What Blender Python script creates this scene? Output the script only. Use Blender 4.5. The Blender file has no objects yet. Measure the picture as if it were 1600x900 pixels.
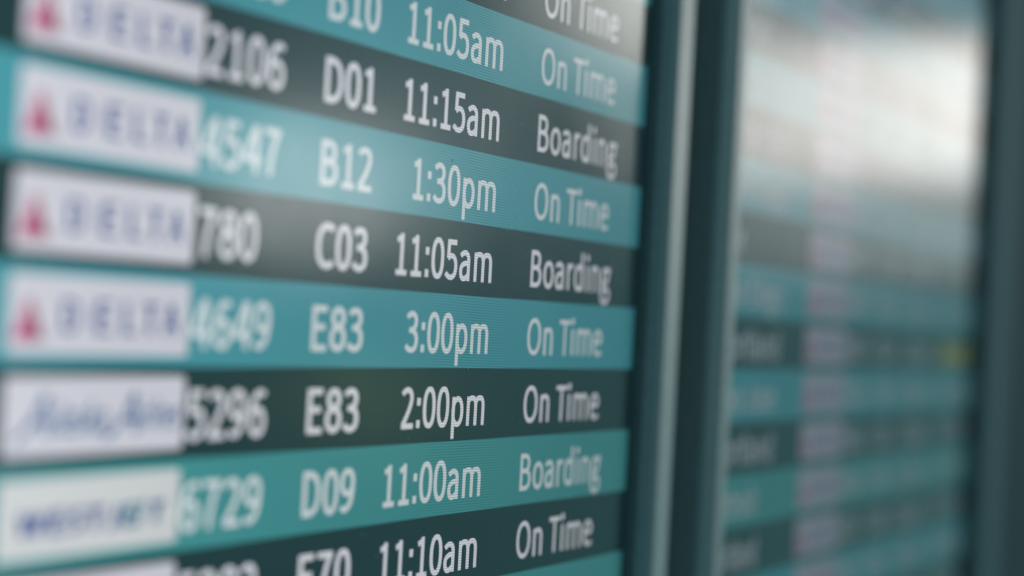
import bpy, math, random
from mathutils import Vector, Matrix
random.seed(4)
sc = bpy.context.scene
COL = sc.collection

# ------------------------------------------------------------------ camera
F = 3070.0 / 1600.0                       # focal length in picture widths
YAW, PITCH, ROLL, DIST, EYE = 0.460507, 0.01711879, 0.05329532, 0.45318496, 0.02424998
V = Vector((math.cos(YAW)*math.cos(PITCH), math.sin(YAW)*math.cos(PITCH), math.sin(PITCH)))
R0 = Vector((math.sin(YAW), -math.cos(YAW), 0)); U0 = R0.cross(V)
RT = R0*math.cos(ROLL) + U0*math.sin(ROLL); UP = -R0*math.sin(ROLL) + U0*math.cos(ROLL)
EYEP = Vector((0, -DIST, EYE))
cam = bpy.data.objects.new('camera', bpy.data.cameras.new('camera')); COL.objects.link(cam)
cam.matrix_world = Matrix(((RT.x, UP.x, -V.x, EYEP.x), (RT.y, UP.y, -V.y, EYEP.y), (RT.z, UP.z, -V.z, EYEP.z), (0, 0, 0, 1)))
cam.data.sensor_width = 36; cam.data.lens = 36*F
cam.data.clip_start = 0.02; cam.data.clip_end = 100
cam.data.dof.use_dof = True
cam.data.dof.focus_distance = 0.98
cam.data.dof.aperture_fstop = 2.35
sc.camera = cam

# ------------------------------------------------------------------ dim hall light
world = bpy.data.worlds.new('World'); sc.world = world; world.use_nodes = True
wn = world.node_tree.nodes; wl = world.node_tree.links
bg = wn['Background']
tc = wn.new('ShaderNodeTexCoord'); sx = wn.new('ShaderNodeSeparateXYZ'); mr = wn.new('ShaderNodeMapRange'); rp = wn.new('ShaderNodeValToRGB')
wl.new(tc.outputs['Generated'], sx.inputs[0]); wl.new(sx.outputs['Z'], mr.inputs['Value'])
mr.inputs['From Min'].default_value = -0.6; mr.inputs['From Max'].default_value = 0.6
wl.new(mr.outputs['Result'], rp.inputs[0]); wl.new(rp.outputs[0], bg.inputs['Color'])
rp.color_ramp.elements[0].position = 0.0; rp.color_ramp.elements[0].color = (0.050, 0.200, 0.200, 1)
rp.color_ramp.elements[1].position = 1.0; rp.color_ramp.elements[1].color = (0.26, 0.40, 0.46, 1)
e = rp.color_ramp.elements.new(0.5); e.color = (0.120, 0.285, 0.300, 1)
bg.inputs['Strength'].default_value = 1.08

def mirrored_lamp(name, px0, py0, px1, py1, T, radiance, color, soft=0.0, disk=False):
    """A lamp where the glass mirrors it: the reflected picture region given, T metres along the path."""
    cx, cy = (px0+px1)/2, (py0+py1)/2
    q = EYEP + T*(V + RT*((cx/1600-0.5)/F) - UP*(((cy-450)/1600)/F))
    M = lambda v: Vector((v.x, -v.y, v.z))
    X, Y, Z, P = M(RT), M(UP), M(V), M(q)
    ld = bpy.data.lights.new(name, 'AREA'); ld.shape = 'ELLIPSE' if disk else 'RECTANGLE'
    ld.size = (px1-px0)/1600/F*T; ld.size_y = (py1-py0)/1600/F*T
    A = ld.size*ld.size_y*(math.pi/4 if disk else 1)
    ld.energy = radiance*math.pi*A; ld.color = color
    o = bpy.data.objects.new(name, ld); COL.objects.link(o)
    o.matrix_world = Matrix(((X.x, Y.x, Z.x, P.x), (X.y, Y.y, Z.y, P.y), (X.z, Y.z, Z.z, P.z), (0, 0, 0, 1)))
    return o
WARM = (1.0, 0.91, 0.84); COOL = (0.86, 0.97, 1.0)
mirrored_lamp('hall_window_lamp', 1060, 62, 1900, 280, 5.0, 2.6, WARM)
mirrored_lamp('hall_window_lamp_low', 1060, 62, 1800, 430, 5.6, 0.65, (1.0, 0.98, 0.95))
mirrored_lamp('hall_window_lamp_side', 890, -300, 1130, 110, 5.0, 5.0, (1.0, 0.98, 0.90), disk=True)
mirrored_lamp('added_blue_lamp_top', 1050, -260, 1700, 10, 5.6, 0.42, (0.45, 0.70, 1.0))  # added dim lamp, gives the blue-grey tone above the window glare
mirrored_lamp('ceiling_lamp', 330, 170, 620, 400, 4.6, 4.3, (1.0, 0.98, 0.95), disk=True)
mirrored_lamp('added_teal_veil_lamp', 250, 0, 800, 460, 4.9, 0.5, (0.62, 0.95, 1.0), disk=True)  # added lamp, lays a wide teal veil over the rows
mirrored_lamp('added_green_spot_lamp', 490, 540, 640, 700, 4.6, 0.8, (0.75, 1.0, 0.35), disk=True)  # added small lamp, only makes the olive spot on the glass

vs = sc.view_settings
vs.view_transform = 'Standard'; vs.look = 'None'; vs.gamma = 1.0; vs.exposure = 0.0; vs.use_curve_mapping = False
sc.cycles.use_denoising = True; sc.cycles.denoising_prefilter = 'ACCURATE'; sc.cycles.use_adaptive_sampling = False
sc.cycles.max_bounces = 5

# ------------------------------------------------------------------ materials
def mat_plain(name, base, rough, metal=0.0, bump=0.0, var=0.25, scale=220):
    m = bpy.data.materials.new(name); m.use_nodes = True
    n, l = m.node_tree.nodes, m.node_tree.links
    p = n['Principled BSDF']
    p.inputs['Specular IOR Level'].default_value = 0.5 if metal else 0.12
    p.inputs['Roughness'].default_value = rough; p.inputs['Metallic'].default_value = metal
    t = n.new('ShaderNodeTexCoord'); no = n.new('ShaderNodeTexNoise'); no.inputs['Scale'].default_value = scale
    no.inputs['Detail'].default_value = 5
    l.new(t.outputs['Object'], no.inputs['Vector'])
    mx = n.new('ShaderNodeMix'); mx.data_type = 'RGBA'
    mx.inputs[6].default_value = tuple(c*(1-var) for c in base)+(1,); mx.inputs[7].default_value = tuple(min(1, c*(1+var)) for c in base)+(1,)
    l.new(no.outputs['Fac'], mx.inputs[0]); l.new(mx.outputs[2], p.inputs['Base Color'])
    if bump:
        b = n.new('ShaderNodeBump'); b.inputs['Strength'].default_value = bump; b.inputs['Distance'].default_value = 0.0004
        l.new(no.outputs['Fac'], b.inputs['Height']); l.new(b.outputs[0], p.inputs['Normal'])
    return m

LINES = 2*math.pi/(0.036/27)
def screen_group():
    """LCD: light falls off at a slant, and the pixel lines run across it."""
    g = bpy.data.node_groups.new('lcd_light', 'ShaderNodeTree')
    g.interface.new_socket('Amount', in_out='INPUT', socket_type='NodeSocketFloat')
    g.interface.new_socket('Level', in_out='OUTPUT', socket_type='NodeSocketFloat')
    n, l = g.nodes, g.links
    gi = n.new('NodeGroupInput'); go = n.new('NodeGroupOutput')
    ge = n.new('ShaderNodeNewGeometry')
    def mth(op, a, b=None, c=None):
        k = n.new('ShaderNodeMath'); k.operation = op
        for i, v in enumerate((a, b, c)):
            if v is None: continue
            if isinstance(v, (int, float)): k.inputs[i].default_value = v
            else: l.new(v, k.inputs[i])
        return k.outputs[0]
    dot = n.new('ShaderNodeVectorMath'); dot.operation = 'DOT_PRODUCT'
    l.new(ge.outputs['True Normal'], dot.inputs[0]); l.new(ge.outputs['Incoming'], dot.inputs[1])
    ang = mth('POWER', mth('MAXIMUM', mth('ABSOLUTE', dot.outputs['Value']), 0.02), 1.6)
    ang = mth('MULTIPLY', ang, 1.88)            # 1.0 at about 43 degrees
    s = n.new('ShaderNodeSeparateXYZ'); l.new(ge.outputs['Position'], s.inputs[0])
    ln = mth('SINE', mth('MULTIPLY', mth('MULTIPLY_ADD', s.outputs['X'], 0.012, s.outputs['Z']), LINES))
    beat = mth('SINE', mth('ADD', mth('MULTIPLY', s.outputs['X'], 210.0), mth('MULTIPLY', s.outputs['Z'], 260.0)))
    beat = mth('MULTIPLY_ADD', beat, 0.3, 0.7)
    sub = mth('SINE', mth('MULTIPLY', s.outputs['X'], 2*math.pi/0.00106))
    pat = mth('MULTIPLY_ADD', mth('MULTIPLY', ln, beat), gi.outputs[0], 1.0)
    pat = mth('ADD', pat, mth('MULTIPLY', mth('MULTIPLY', sub, gi.outputs[0]), 0.25))
    no = n.new('ShaderNodeTexNoise'); no.inputs['Scale'].default_value = 9; no.inputs['Detail'].default_value = 2
    l.new(ge.outputs['Position'], no.inputs['Vector'])
    uneven = mth('MULTIPLY_ADD', no.outputs['Fac'], 0.18, 0.91)   # uneven back light
    l.new(mth('MULTIPLY', mth('MULTIPLY', pat, ang), uneven), go.inputs[0])
    return g
LCD = screen_group()
def mat_screen(name, emit, amount=0.16, strength=1.0):
    m = bpy.data.materials.new(name); m.use_nodes = True
    n, l = m.node_tree.nodes, m.node_tree.links
    p = n['Principled BSDF']
    p.inputs['Base Color'].default_value = (0.006, 0.012, 0.013, 1)
    p.inputs['IOR'].default_value = 1.5
    g = n.new('ShaderNodeGroup'); g.node_tree = LCD; g.inputs[0].default_value = amount
    p.inputs['Emission Color'].default_value = tuple(emit)+(1,)
    k = n.new('ShaderNodeMath'); k.operation = 'MULTIPLY'; k.inputs[1].default_value = strength
    l.new(g.outputs[0], k.inputs[0]); l.new(k.outputs[0], p.inputs['Emission Strength'])
    # finger smears and dust film in the gloss
    t = n.new('ShaderNodeNewGeometry'); no = n.new('ShaderNodeTexNoise'); no.inputs['Scale'].default_value = 14; no.inputs['Detail'].default_value = 6
    l.new(t.outputs['Position'], no.inputs['Vector'])
    r = n.new('ShaderNodeMapRange'); r.inputs['To Min'].default_value = 0.11; r.inputs['To Max'].default_value = 0.21
    l.new(no.outputs['Fac'], r.inputs['Value']); l.new(r.outputs[0], p.inputs['Roughness'])
    return m
M = {}
M['teal'] = mat_screen('lcd_teal', (0.060, 0.310, 0.368), 0.30)
M['dark'] = mat_screen('lcd_charcoal', (0.010, 0.030, 0.034), 0.10)
M['text'] = mat_screen('lcd_white_text', (0.84, 0.85, 0.92), 0.28)
M['text_on_teal'] = mat_screen('lcd_pale_text', (0.74, 0.81, 0.84), 0.28)
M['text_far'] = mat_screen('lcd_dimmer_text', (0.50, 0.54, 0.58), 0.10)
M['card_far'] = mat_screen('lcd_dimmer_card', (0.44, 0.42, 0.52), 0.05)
M['card'] = mat_screen('lcd_card', (0.65, 0.65, 0.72), 0.05)
M['card2'] = mat_screen('lcd_card_cool', (0.65, 0.67, 0.68), 0.05)
M['red'] = mat_screen('lcd_red', (0.52, 0.05, 0.20), 0.05)
M['darkred'] = mat_screen('lcd_dark_red', (0.30, 0.02, 0.08), 0.05)
M['teal_green'] = mat_screen('lcd_teal_green', (0.055, 0.290, 0.300), 0.30)
M['navy'] = mat_screen('lcd_navy', (0.02, 0.06, 0.27), 0.05)
M['blue'] = mat_screen('lcd_blue', (0.015, 0.10, 0.28), 0.05)
M['aqua'] = mat_screen('lcd_aqua', (0.02, 0.16, 0.27), 0.05)
M['yellow'] = mat_screen('lcd_yellow', (1.0, 0.95, 0.04), 0.10)
M['frame'] = mat_plain('dark_frame_plastic', (0.165, 0.205, 0.210), 0.7, 0, 0.25)
M['lip'] = mat_plain('black_frame_plastic', (0.045, 0.075, 0.080), 0.7, 0, 0.25)
M['slate'] = mat_plain('slate_frame_plastic', (0.150, 0.190, 0.200), 0.75, 0, 0.3)
M['silver'] = mat_plain('brushed_silver_trim', (0.62, 0.50, 0.48), 0.45, 0.25, 0.15, 0.12, 90)
M['wall'] = mat_plain('dark_wall_paint', (0.060, 0.085, 0.090), 0.8, 0, 0.2)
M['dust'] = mat_plain('dust', (0.5, 0.5, 0.46), 0.9)

# ------------------------------------------------------------------ mesh helpers
def mesh_obj(name, verts, faces, mat, parent=None, smooth=False):
    me = bpy.data.meshes.new(name); me.from_pydata(verts, [], faces); me.update()
    me.materials.append(mat)
    o = bpy.data.objects.new(name, me); COL.objects.link(o)
    if parent: o.parent = parent
    return o
def sheet(name, x0, x1, z0, z1, y, mat, parent):
    return mesh_obj(name, [(x0, y, z0), (x1, y, z0), (x1, y, z1), (x0, y, z1)], [(0, 1, 2, 3)], mat, parent)
def box(name, x0, x1, y0, y1, z0, z1, mat, parent, bev=0.0):
    v = [(x, y, z) for x in (x0, x1) for y in (y0, y1) for z in (z0, z1)]
    f = [(0, 1, 3, 2), (4, 6, 7, 5), (0, 4, 5, 1), (2, 3, 7, 6), (0, 2, 6, 4), (1, 5, 7, 3)]
    o = mesh_obj(name, v, f, mat, parent)
    if bev:
        b = o.modifiers.new('bevel', 'BEVEL'); b.width = bev; b.segments = 3; b.limit_method = 'NONE'
        for p in o.data.polygons: p.use_smooth = True
    return o
def prism(name, prof, a0, a1, axis, mat, parent):
    """profile of (across, y) points swept along z or x"""
    n = len(prof); v = []
    for a in (a0, a1):
        for c, y in prof: v.append((c, y, a) if axis == 'z' else (a, y, c))
    f = [(i, (i+1) % n, n+(i+1) % n, n+i) for i in range(n)] + [tuple(range(n-1, -1, -1)), tuple(range(n, 2*n))]
    import bmesh
    bm = bmesh.new(); vs_ = [bm.verts.new(p) for p in v]
    for q in f: bm.faces.new([vs_[i] for i in q])
    bmesh.ops.recalc_face_normals(bm, faces=bm.faces)
    me = bpy.data.meshes.new(name); bm.to_mesh(me); bm.free(); me.materials.append(mat)
    o = bpy.data.objects.new(name, me); COL.objects.link(o); o.parent = parent
    return o

# ------------------------------------------------------------------ lettering (humanist sans drawn with a broad pen)
def arc(cx, cy, rx, ry, a0, a1, n=18, e=2.25):
    out = []
    for i in range(n+1):
        a = math.radians(a0+(a1-a0)*i/n); c, s = math.cos(a), math.sin(a)
        out.append((cx+rx*math.copysign(abs(c)**(2/e), c), cy+ry*math.copysign(abs(s)**(2/e), s)))
    return out
def quad(p0, p1, p2, n=8):
    return [tuple((1-t)**2*a+2*t*(1-t)*b+t*t*c for a, b, c in zip(p0, p1, p2)) for t in [i/n for i in range(n+1)]]
def oval(cx, cy, rx, ry, e=2.25): return arc(cx, cy, rx, ry, 90, 450, 28, e)
SW, SH = 100.0, 80.0                      # stem and bar widths
sx_, sh_ = SW/2, SH/2
def V_(x, y0, y1): return [(x, y0), (x, y1)]
def H_(y, x0, x1): return [(x0, y), (x1, y)]
def arch(x0, x1, top, bot=0): # n-shaped arch from the left stem
    return quad((x0, top-140), (x0+20, top-25), ((x0+x1)/2+20, top-sh_), 6) + quad(((x0+x1)/2+20, top-sh_), (x1, top-sh_+2), (x1, top-190), 7)[1:] + [(x1, bot)]
g6 = [oval(258, 205, 158, 170), quad((428, 572), (300, 660), (180, 540), 8)+quad((180, 540), (100, 430), (100, 215), 8)[1:]]
G = {
 '0': (497, [oval(248, 325, 165, 292, 2.35)]),
 '1': (497, [V_(262, 0, 650), H_(sh_, 88, 436), quad((262, 612), (215, 560), (100, 548), 6)]),
 '2': (497, [quad((62, 540), (140, 612), (225, 611), 6)+quad((225, 611), (372, 606), (372, 478), 8)[1:]+quad((372, 478), (368, 350), (100, 62), 10)[1:], H_(sh_, 52, 448)]),
 '3': (497, [quad((70, 548), (140, 611), (220, 611), 6)+quad((220, 611), (368, 605), (366, 487), 8)[1:]+quad((366, 487), (360, 362), (190, 352), 8)[1:],
             quad((190, 352), (398, 345), (398, 190), 9)+quad((398, 190), (392, 38), (222, 38), 9)[1:]+quad((222, 38), (120, 38), (48, 112), 7)[1:], H_(352, 140, 210)]),
 '4': (497, [V_(350, 0, 650), H_(192, 20, 475), [(318, 640), (66, 200)]]),
 '5': (497, [H_(610, 96, 412), [(138, 640), (122, 345)], quad((112, 340), (190, 392), (240, 388), 6)+quad((240, 388), (402, 380), (402, 210), 9)[1:]+quad((402, 210), (395, 38), (222, 38), 9)[1:]+quad((222, 38), (120, 38), (46, 105), 6)[1:]]),
 '6': (497, g6),
 '7': (497, [H_(610, 42, 448), quad((405, 612), (225, 400), (205, 0), 12)]),
 '8': (497, [oval(248, 487, 140, 125, 2.1), oval(248, 192, 168, 155, 2.1)]),
 '9': (497, [[(497-x, 650-y) for x, y in s] for s in g6]),
 ':': (249, [[(125, 8), (125, 128)], [(125, 362), (125, 482)]]),
 'A': (560, [[(55, 0), (262, 650)], [(505, 0), (298, 650)], H_(205, 140, 420)]),
 'B': (600, [V_(135, 0, 650), H_(610, 135, 290), H_(345, 135, 300), H_(40, 135, 300),
             quad((285, 610), (455, 608), (450, 480), 8)+quad((450, 480), (445, 350), (285, 346), 8)[1:], quad((300, 345), (502, 340), (498, 190), 8)+quad((498, 190), (490, 42), (300, 40), 8)[1:]]),
 'C': (571, [quad((525, 560), (440, 618), (345, 613), 8)+quad((345, 613), (105, 600), (105, 325), 12)[1:]+quad((105, 325), (105, 45), (345, 38), 12)[1:]+quad((345, 38), (450, 36), (530, 100), 8)[1:]]),
 'D': (630, [V_(135, 0, 650), H_(610, 135, 270), H_(40, 135, 270), quad((255, 610), (522, 600), (520, 325), 12)+quad((520, 325), (520, 48), (255, 40), 12)[1:]]),
 'E': (540, [V_(135, 0, 650), H_(610, 135, 475), H_(345, 135, 435), H_(40, 135, 482)]),
 'F': (510, [V_(135, 0, 650), H_(610, 135, 475), H_(325, 135, 435)]),
 'J': (470, [V_(330, 180, 650), quad((330, 200), (325, 30), (190, 36), 8)+quad((190, 36), (110, 38), (55, 95), 6)[1:]]),
 'L': (500, [V_(135, 0, 650), H_(40, 135, 470)]),
 'O': (670, [oval(335, 325, 238, 290, 2.2)]),
 'P': (580, [V_(135, 0, 650), H_(610, 135, 290), H_(290, 135, 290), quad((280, 610), (492, 605), (488, 450), 8)+quad((488, 450), (484, 295), (280, 290), 8)[1:]]),
 'S': (540, [quad((470, 555), (390, 616), (290, 612), 8)+quad((290, 612), (120, 605), (118, 480), 8)[1:]+quad((118, 480), (120, 390), (270, 340), 7)[1:]+quad((270, 340), (432, 280), (430, 180), 7)[1:]+quad((430, 180), (425, 40), (260, 38), 8)[1:]+quad((260, 38), (140, 38), (55, 115), 6)[1:]]),
 'T': (536, [V_(268, 0, 650), H_(610, 28, 508)]),
 'W': (820, [[(60, 650), (215, 0)], [(215, 0), (400, 610)], [(420, 610), (605, 0)], [(605, 0), (765, 650)]]),
 'a': (504, [quad((75, 402), (150, 462), (235, 460), 6)+quad((235, 460), (372, 458), (372, 320), 7)[1:]+[(372, 0)], quad((372, 290), (60, 300), (92, 130), 10)+quad((92, 130), (105, 32), (205, 34), 6)[1:]+quad((205, 34), (300, 38), (372, 115), 6)[1:]]),
 'd': (555, [V_(430, 0, 712), oval(270, 243, 165, 210, 2.2)]),
 'e': (496, [quad((98, 262), (400, 262), (408, 262), 4), quad((408, 262), (418, 462), (262, 460), 8)+quad((262, 460), (96, 450), (94, 245), 9)[1:]+quad((94, 245), (95, 36), (275, 34), 9)[1:]+quad((275, 34), (360, 36), (432, 82), 6)[1:]]),
 'g': (504, [oval(232, 330, 135, 128, 2.1), [(300, 448), (480, 448)], quad((150, 232), (70, 170), (135, 112), 7)+quad((135, 112), (170, 78), (300, 82), 6)[1:]+quad((300, 82), (425, 80), (425, -20), 7)[1:]+quad((425, -20), (420, -170), (235, -172), 8)[1:]+quad((235, -172), (70, -170), (72, -70), 8)[1:]+quad((72, -70), (75, 10), (170, 62), 7)[1:]]),
 'i': (255, [V_(128, 0, 486), [(128, 572), (128, 692)]]),
 'k': (520, [V_(130, 0, 712), [(440, 486), (150, 190)], [(250, 290), (465, 0)]]),
 'l': (263, [V_(130, 0, 712)]),
 'm': (829, [V_(130, 0, 486), arch(130, 415, 498), arch(415, 702, 498)]),
 'n': (547, [V_(130, 0, 486), arch(130, 420, 498)]),
 'o': (542, [oval(271, 243, 178, 210, 2.15)]),
 'p': (555, [V_(130, -205, 486), oval(288, 243, 165, 210, 2.2)]),
 'r': (355, [V_(130, 0, 486), quad((130, 320), (175, 475), (345, 448), 8)]),
 's': (419, [quad((350, 412), (290, 462), (215, 458), 6)+quad((215, 458), (95, 450), (95, 360), 6)[1:]+quad((95, 360), (98, 290), (210, 255), 6)[1:]+quad((210, 255), (335, 215), (332, 130), 6)[1:]+quad((332, 130), (325, 34), (200, 34), 6)[1:]+quad((200, 34), (110, 36), (40, 90), 6)[1:]]),
 't': (345, [V_(160, 110, 610), H_(450, 30, 325), quad((160, 120), (162, 30), (320, 45), 6)]),
 'y': (470, [[(55, 486), (240, 20)], [(420, 486), (240, 20)], quad((245, 40), (190, -160), (50, -160), 6)]),
 ' ': (200, []), '-': (310, [H_(245, 40, 270)]),
}
def sweep(pts, w, h, verts, faces, y):
    """one pen stroke of stem width w and bar width h as a strip of quads"""
    k = w/h; q = [Vector((a, b*k)) for a, b in pts]; n = len(q); closed = (q[0]-q[-1]).length < 1e-6 and n > 3
    if closed: q = q[:-1]; n -= 1
    base = len(verts)
    for i in range(n):
        if closed: a, b = q[(i-1) % n], q[(i+1) % n]
        else: a, b = q[max(0, i-1)], q[min(n-1, i+1)]
        t = (b-a).normalized(); nr = Vector((-t.y, t.x))*(w/2)
        if 0 < i < n-1 or closed:
            t1 = (q[i]-q[i-1]).normalized(); c = max(0.6, t.dot(t1)); nr = nr/c
        for s in (1, -1):
            p = q[i]+nr*s; verts.append((p.x, y, p.y/k))
    m = n if closed else n-1
    for i in range(m):
        j = (i+1) % n
        faces.append((base+2*i, base+2*j, base+2*j+1, base+2*i+1)[::-1])
def lettering(name, text, x0, x1, base, y, mat, parent, cap=0.0195, w=SW, h=SH, right=False, shear=0.0, track=0.0, serif=False):
    """text fitted so its ink runs from x0 to x1 (x1 None: natural width)"""
    verts, faces = [], []; pen = 0.0; lay = 0
    for i, ch in enumerate(text):
        adv, st = G[ch]
        for s in st:
            lay += 1
            ww, hh = (118, 112) if ch == ':' or (ch == 'i' and s[0][1] > 500) else (w, h)
            n0 = len(verts); sweep([(a+pen, b) for a, b in s], ww, hh, verts, faces, -(lay % 4)*0.00001)
        if serif and ch in 'DELTA':
            pass
        pen += adv+track
        if ch == 'T' and i+1 < len(text) and text[i+1] in 'io': pen -= 45
    sc_ = cap/650.0
    xs = [v[0] for v in verts]; lo, hi = min(xs), max(xs)
    kx = (x1-x0)/(hi-lo) if x1 is not None else sc_
    vv = [(x0+(vx-lo)*kx+shear*vz*sc_, y+vy, base+vz*sc_) for vx, vy, vz in verts]
    return mesh_obj(name, vv, faces, mat, parent)
def strokes(name, sts, x0, z0, sxx, szz, w, y, mat, parent):
    verts, faces = [], []
    for i, s in enumerate(sts): sweep(s, w, w, verts, faces, -(i % 4)*0.00001)
    return mesh_obj(name, [(x0+a*sxx, y+b, z0+c*szz) for a, b, c in verts], faces, mat, parent)

# ------------------------------------------------------------------ the screens' contents
ROW = 0.036
Y_ROW, Y_CARD, Y_INK = -0.00010, -0.00016, -0.00022
def logo_triangle(x, z, dx, parent):
    """red two-part triangle followed by five spaced capitals"""
    cx, b, hgt = x+0.0112, z+0.0090, 0.0158
    def tri(name, pts, m): return mesh_obj(name, [(cx+a*hgt, Y_INK, b+c*hgt) for a, c in pts], [tuple(range(len(pts)))], m, parent)
    tri('logo_triangle', [(-0.01, 1.0), (-0.33, 0.38), (-0.01, 0.50)], M['red'])
    tri('logo_triangle', [(0.01, 1.0), (0.01, 0.50), (0.33, 0.38)], M['darkred'])
    tri('logo_triangle', [(-0.35, 0.34), (-0.55, 0.0), (-0.01, 0.0), (-0.01, 0.46)], M['red'])
    tri('logo_triangle', [(0.35, 0.34), (0.01, 0.46), (0.01, 0.0), (0.55, 0.0)], M['darkred'])
    for ch, c in zip('DELTA', (0.0338, 0.0525, 0.0680, 0.0805, 0.0937)):
        wd = 0.0100 if ch != 'L' else 0.0082
        lettering('logo_letter', ch, x+c-wd/2, x+c+wd/2, z+0.0118, Y_INK, M['navy'], parent, cap=0.0120, w=130, h=80)
def logo_script(x, z, parent):
    def word(txt, a, b):
        lettering('logo_script', txt, a, b, z+0.0120, Y_INK, M['blue'], parent, cap=0.0082, w=95, h=70, shear=0.45)
    # tall slanted script capitals
    A = [quad((-260, -60), (60, 40), (420, 900), 12), [(420, 900), (470, 0)], quad((60, 260), (300, 380), (560, 300), 8)]
    for xx in (0.0125, 0.0635): strokes('logo_script_capital', A, x+xx, z+0.0105, 0.000025, 0.0000175, 95, Y_INK, M['blue'], parent)
    lettering('logo_script', 'laska', x+0.0275, x+0.0560, z+0.0115, Y_INK, M['blue'], parent, cap=0.0110, w=115, h=90, shear=0.35)
    lettering('logo_script', 'irlines', x+0.0765, x+0.1010, z+0.0125, Y_INK, M['blue'], parent, cap=0.0105, w=115, h=90, shear=0.35)
    strokes('logo_script_flourish', [quad((0, 0), (300, -160), (620, 330), 10)], x+0.0560, z+0.0120, 0.000018, 0.000016, 60, Y_INK, M['blue'], parent)
def logo_capitals(x, z, parent):
    for ch, a, b, m in (('W', .0100, .0265, 'navy'), ('E', .0285, .0380, 'navy'), ('S', .0400, .0495, 'navy'), ('T', .0510, .0620, 'navy'),
                        ('J', .0635, .0715, 'navy'), ('E', .0735, .0835, 'aqua'), ('T', .0915, .1010, 'blue')):
        lettering('logo_letter', ch, x+a*.93+.001, x+b*.93+.001, z+0.0122, Y_INK, M[m], parent, cap=0.0080, w=185, h=150, shear=0.18)
    strokes('logo_stroke', [[(0, 0), (330, 560)]], x+0.0790, z+0.0122, 0.000014, 0.000016, 190, Y_INK, M['aqua'], parent)

# k, teal?, logo, flight, gate, time, status
def flight_row(board, dx, k, teal, logo, flight, gate, time, status, xl, xr, dest=None, dest_end=None, status_mat='text'):
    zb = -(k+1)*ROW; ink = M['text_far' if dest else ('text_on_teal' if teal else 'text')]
    b = sheet('flight_row', xl, xr, zb, zb+ROW, Y_ROW, M[('teal_green' if k in (1, 2, 3, 5, 6) else 'teal') if teal else 'dark'], board)
    b['label'] = ('teal ' if teal else 'charcoal ')+'screen row showing '+(f'gate {gate} at {time}, {status.lower()}' if gate else 'a flight')
    z = zb
    if logo:
        x = dx+0.5262
        # card with slightly rounded corners
        r = 0.0018; pts = []
        for cx, cz, a in ((x+0.1052-r, z+0.0322-r, 0), (x+r, z+0.0322-r, 90), (x+r, z+0.0040+r, 180), (x+0.1052-r, z+0.0040+r, 270)):
            for t in range(0, 91, 30): pts.append((cx+r*math.cos(math.radians(a+t)), Y_CARD, cz+r*math.sin(math.radians(a+t))))
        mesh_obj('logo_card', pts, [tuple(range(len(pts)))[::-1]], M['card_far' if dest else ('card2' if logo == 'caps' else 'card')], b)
        if logo == 'tri': logo_triangle(x, z, dx, b)
        elif logo == 'script': logo_script(x, z, b)
        elif logo == 'caps': logo_capitals(x, z, b)
    base = z+0.0072
    if flight:
        x0 = 0.6328 if len(flight) == 4 else 0.6345; n = len(flight)
        lettering('flight_number', flight, dx+x0, dx+x0+0.0149*n-0.0034, base, Y_INK, ink, b, w=112, h=88)
    if gate: lettering('gate_number', gate, dx+0.7212, dx+0.7646, base, Y_INK, ink, b, w=118, h=92)
    if time: lettering('departure_time', time, dx+(0.7910 if len(time) == 7 else 0.8032), dx+0.8888, base, Y_INK, ink, b, w=110, h=88)
    if status:
        x1 = {'On Time': 1.0322, 'Boarding': 1.0392}.get(status, 1.030)
        lettering('status_text', status, dx+0.9345, dx+x1, base, Y_INK, M[status_mat] if status_mat != 'text' else ink, b, w=98, h=82)
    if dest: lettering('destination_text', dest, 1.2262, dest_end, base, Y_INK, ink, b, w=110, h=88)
    return b

def board(name, label, XL, XR, group):
    o = bpy.data.objects.new(name, None); COL.objects.link(o)
    o['label'] = label; o['category'] = 'departure board'; o['group'] = group
    return o
ZB, ZT = -0.40, 0.56
GR = 'departure boards mounted side by side'
b1 = board('departure_board', 'near departure board with rows of flight times and gates in sharp focus, silver edge strip', 0, 0, GR)
b2 = board('departure_board', 'blurred far departure board under a bright window reflection, right of the black gap', 0, 0, GR)

# near board: recessed screen, dark lip, slate front, silver outer strip
def vertical_member(parent, prof, mat, name): return prism(name, prof, ZB, ZT, 'z', mat, parent)
S1L, S1R = 0.3600, 1.0785
box('screen_panel', S1L, S1R, 0.0, 0.012, ZB+0.02, ZT-0.02, M['dark'], b1)
vertical_member(b1, [(1.0790, 0.012), (1.0790, -0.0015), (1.0850, -0.0030), (1.0855, 0.012)], M['lip'], 'inner_lip')
vertical_member(b1, [(1.0860, 0.020), (1.0860, -0.0060), (1.0930, -0.0100), (1.1025, -0.0100), (1.1025, 0.020)], M['slate'], 'bezel_side')
vertical_member(b1, [(1.1030, 0.020), (1.1030, -0.0102), (1.1035, -0.0107), (1.1240, -0.0107), (1.1250, -0.0100), (1.1250, 0.020)], M['silver'], 'silver_strip')
vertical_member(b1, [(0.3300, 0.020), (0.3300, -0.0100), (0.3590, -0.0085), (0.3595, 0.020)], M['slate'], 'bezel_side')
for z0, z1 in ((ZB-0.03, ZB), (ZT, ZT+0.03)):
    box('bezel_end', 0.330, 1.125, -0.010, 0.020, z0, z1, M['slate'], b1, 0.002)
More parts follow.
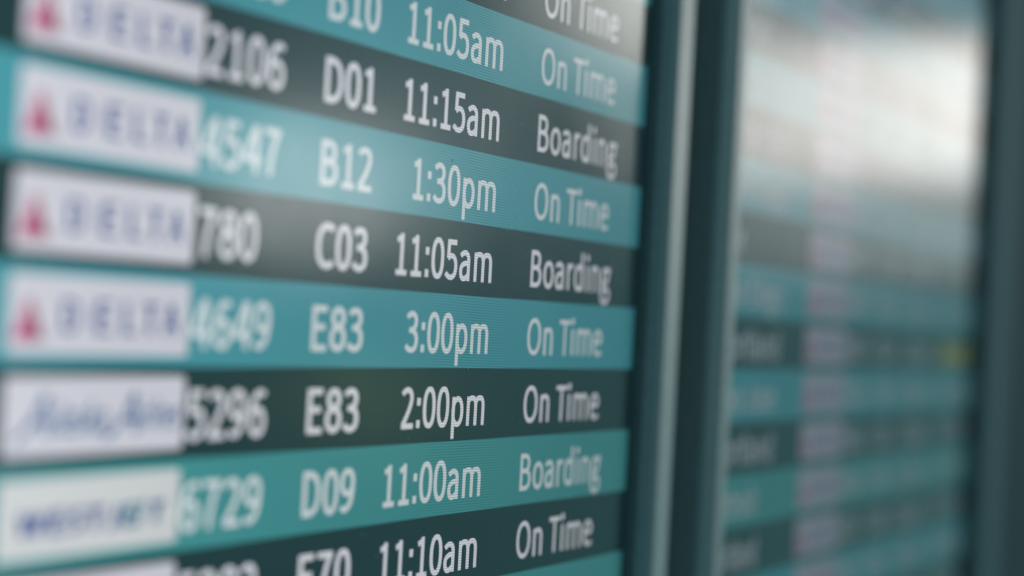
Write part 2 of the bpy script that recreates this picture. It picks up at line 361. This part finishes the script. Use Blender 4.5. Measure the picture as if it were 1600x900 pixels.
# far board
S2L, S2R = 1.2230, 1.9480
box('screen_panel', S2L, S2R, 0.0, 0.012, ZB+0.02, ZT-0.02, M['dark'], b2)
vertical_member(b2, [(1.1830, 0.020), (1.1830, -0.0080), (1.1860, -0.0098), (1.2080, -0.0098), (1.2080, 0.020)], M['frame'], 'bezel_side')
vertical_member(b2, [(1.2085, 0.020), (1.2085, -0.0103), (1.2091, -0.0108), (1.2216, -0.0108), (1.2225, -0.0098), (1.2225, 0.020)], M['silver'], 'silver_strip')
vertical_member(b2, [(1.9490, 0.020), (1.9490, -0.0070), (1.9520, -0.0090), (1.9820, -0.0090), (1.9820, 0.020)], M['lip'], 'inner_lip')
vertical_member(b2, [(1.9830, 0.020), (1.9830, -0.0095), (1.9860, -0.0110), (2.0500, -0.0110), (2.0540, -0.0080), (2.0540, 0.020)], M['slate'], 'bezel_side')
for z0, z1 in ((ZB-0.03, ZB), (ZT, ZT+0.03)):
    box('bezel_end', 1.183, 2.054, -0.010, 0.020, z0, z1, M['frame'], b2, 0.002)

ROWS1 = [
 (-9, 'tri', '1320', 'D04', '11:30am', 'On Time'), (-8, 'tri', '2247', 'B06', '11:20am', 'On Time'),
 (-7, 'tri', '1908', 'C11', '11:40am', 'On Time'), (-6, 'tri', '4386', 'B08', '11:35am', 'On Time'),
 (-5, 'tri', '1469', 'B10', '11:05am', 'On Time'), (-4, 'tri', '2106', 'D01', '11:15am', 'Boarding'),
 (-3, 'tri', '4547', 'B12', '1:30pm', 'On Time'), (-2, 'tri', '780', 'C03', '11:05am', 'Boarding'),
 (-1, 'tri', '4649', 'E83', '3:00pm', 'On Time'), (0, 'script', '5296', 'E83', '2:00pm', 'On Time'),
 (1, 'caps', '6729', 'D09', '11:00am', 'Boarding'), (2, 'tri', '5392', 'E70', '11:10am', 'On Time'),
 (3, 'tri', '1093', 'C05', '1:15pm', 'On Time'), (4, 'script', '642', 'D07', '2:10pm', 'On Time'), (5, 'tri', '4011', 'B02', '12:05pm', 'On Time'),
]
for k, *r in ROWS1: flight_row(b1, 0.0, k, k % 2 != 0, *r, S1L+0.002, S1R-0.0005)
DEST = {-5: ('Detroit', 1.330), -4: ('Portland', 1.338), -3: ('Erie', 1.262), -2: ('Boston', 1.300), -1: ('Rome', 1.0), 0: ('Portland', 1.344), 1: ('Portland', 1.345),
        2: ('Salina', 1.315), 3: ('Boise', 1.300)}
names = ['Portland', 'Boise', 'Detroit', 'Orlando', 'Dallas', 'Boston', 'Denali', 'Pasco']
G['c'] = (456, [quad((420, 400), (350, 462), (275, 460), 6)+quad((275, 460), (94, 450), (94, 243), 9)[1:]+quad((94, 243), (96, 34), (275, 34), 9)[1:]+quad((275, 34), (350, 36), (425, 92), 6)[1:]])
ends = {-3: 1.262, -1: 1.347, 0: 1.344, 1: 1.343, 2: 1.315, -2: 1.350, -4: 1.352, -5: 1.330}
dest = {-3: 'Erie', -1: 'Portland', 0: 'San Jose', 1: 'Portland', 2: 'Detroit', -2: 'San Diego', -4: 'San Diego', -5: 'Orlando'}
gates = ['D03', 'B04', 'C09', 'E81', 'B14', 'D08', 'C02', 'E80']; times = ['11:25am', '12:10pm', '1:05pm', '11:50am', '2:35pm']
for i, k in enumerate(range(-13, 9)):
    d = dest.get(k, names[i % len(names)]); en = ends.get(k, 1.2170+0.0128*len(d))
    st = 'Delayed' if k == -1 else ('Boarding' if i % 4 == 1 else 'On Time')
    flight_row(b2, 0.884, k, k % 2 == 0, 'tri', str(1203+i*317), gates[i % 8], times[i % 5], st, S2L+0.002, S2R-0.0005, d, en, 'yellow' if k == -1 else 'text')

# dust on the near glass
dv, df = [], []
for i in range(160):
    x = random.uniform(0.70, 1.07); z = random.uniform(-0.12, 0.2); r = random.choice((0.00015, 0.0002, 0.0003, 0.0005))
    c = len(dv); dv += [(x+r*math.cos(a)*random.uniform(.6, 1.3), -0.0003, z+r*math.sin(a)*random.uniform(.6, 1.3)) for a in [j*math.pi/3 for j in range(6)]]
    df.append(tuple(range(c+5, c-1, -1)))
d = mesh_obj('dust_specks', dv, df, M['dust'], b1); d['kind'] = 'stuff'

# wall behind both boards
w = box('wall', -1.5, 6.0, 0.045, 0.20, -1.6, 1.8, M['wall'], None); w['kind'] = 'structure'
for bx, (a, c) in ((b1, (0.45, 1.0)), (b2, (1.30, 1.95))):
    box('wall_bracket', a, c, 0.0201, 0.0449, -0.12, 0.22, M['frame'], bx)
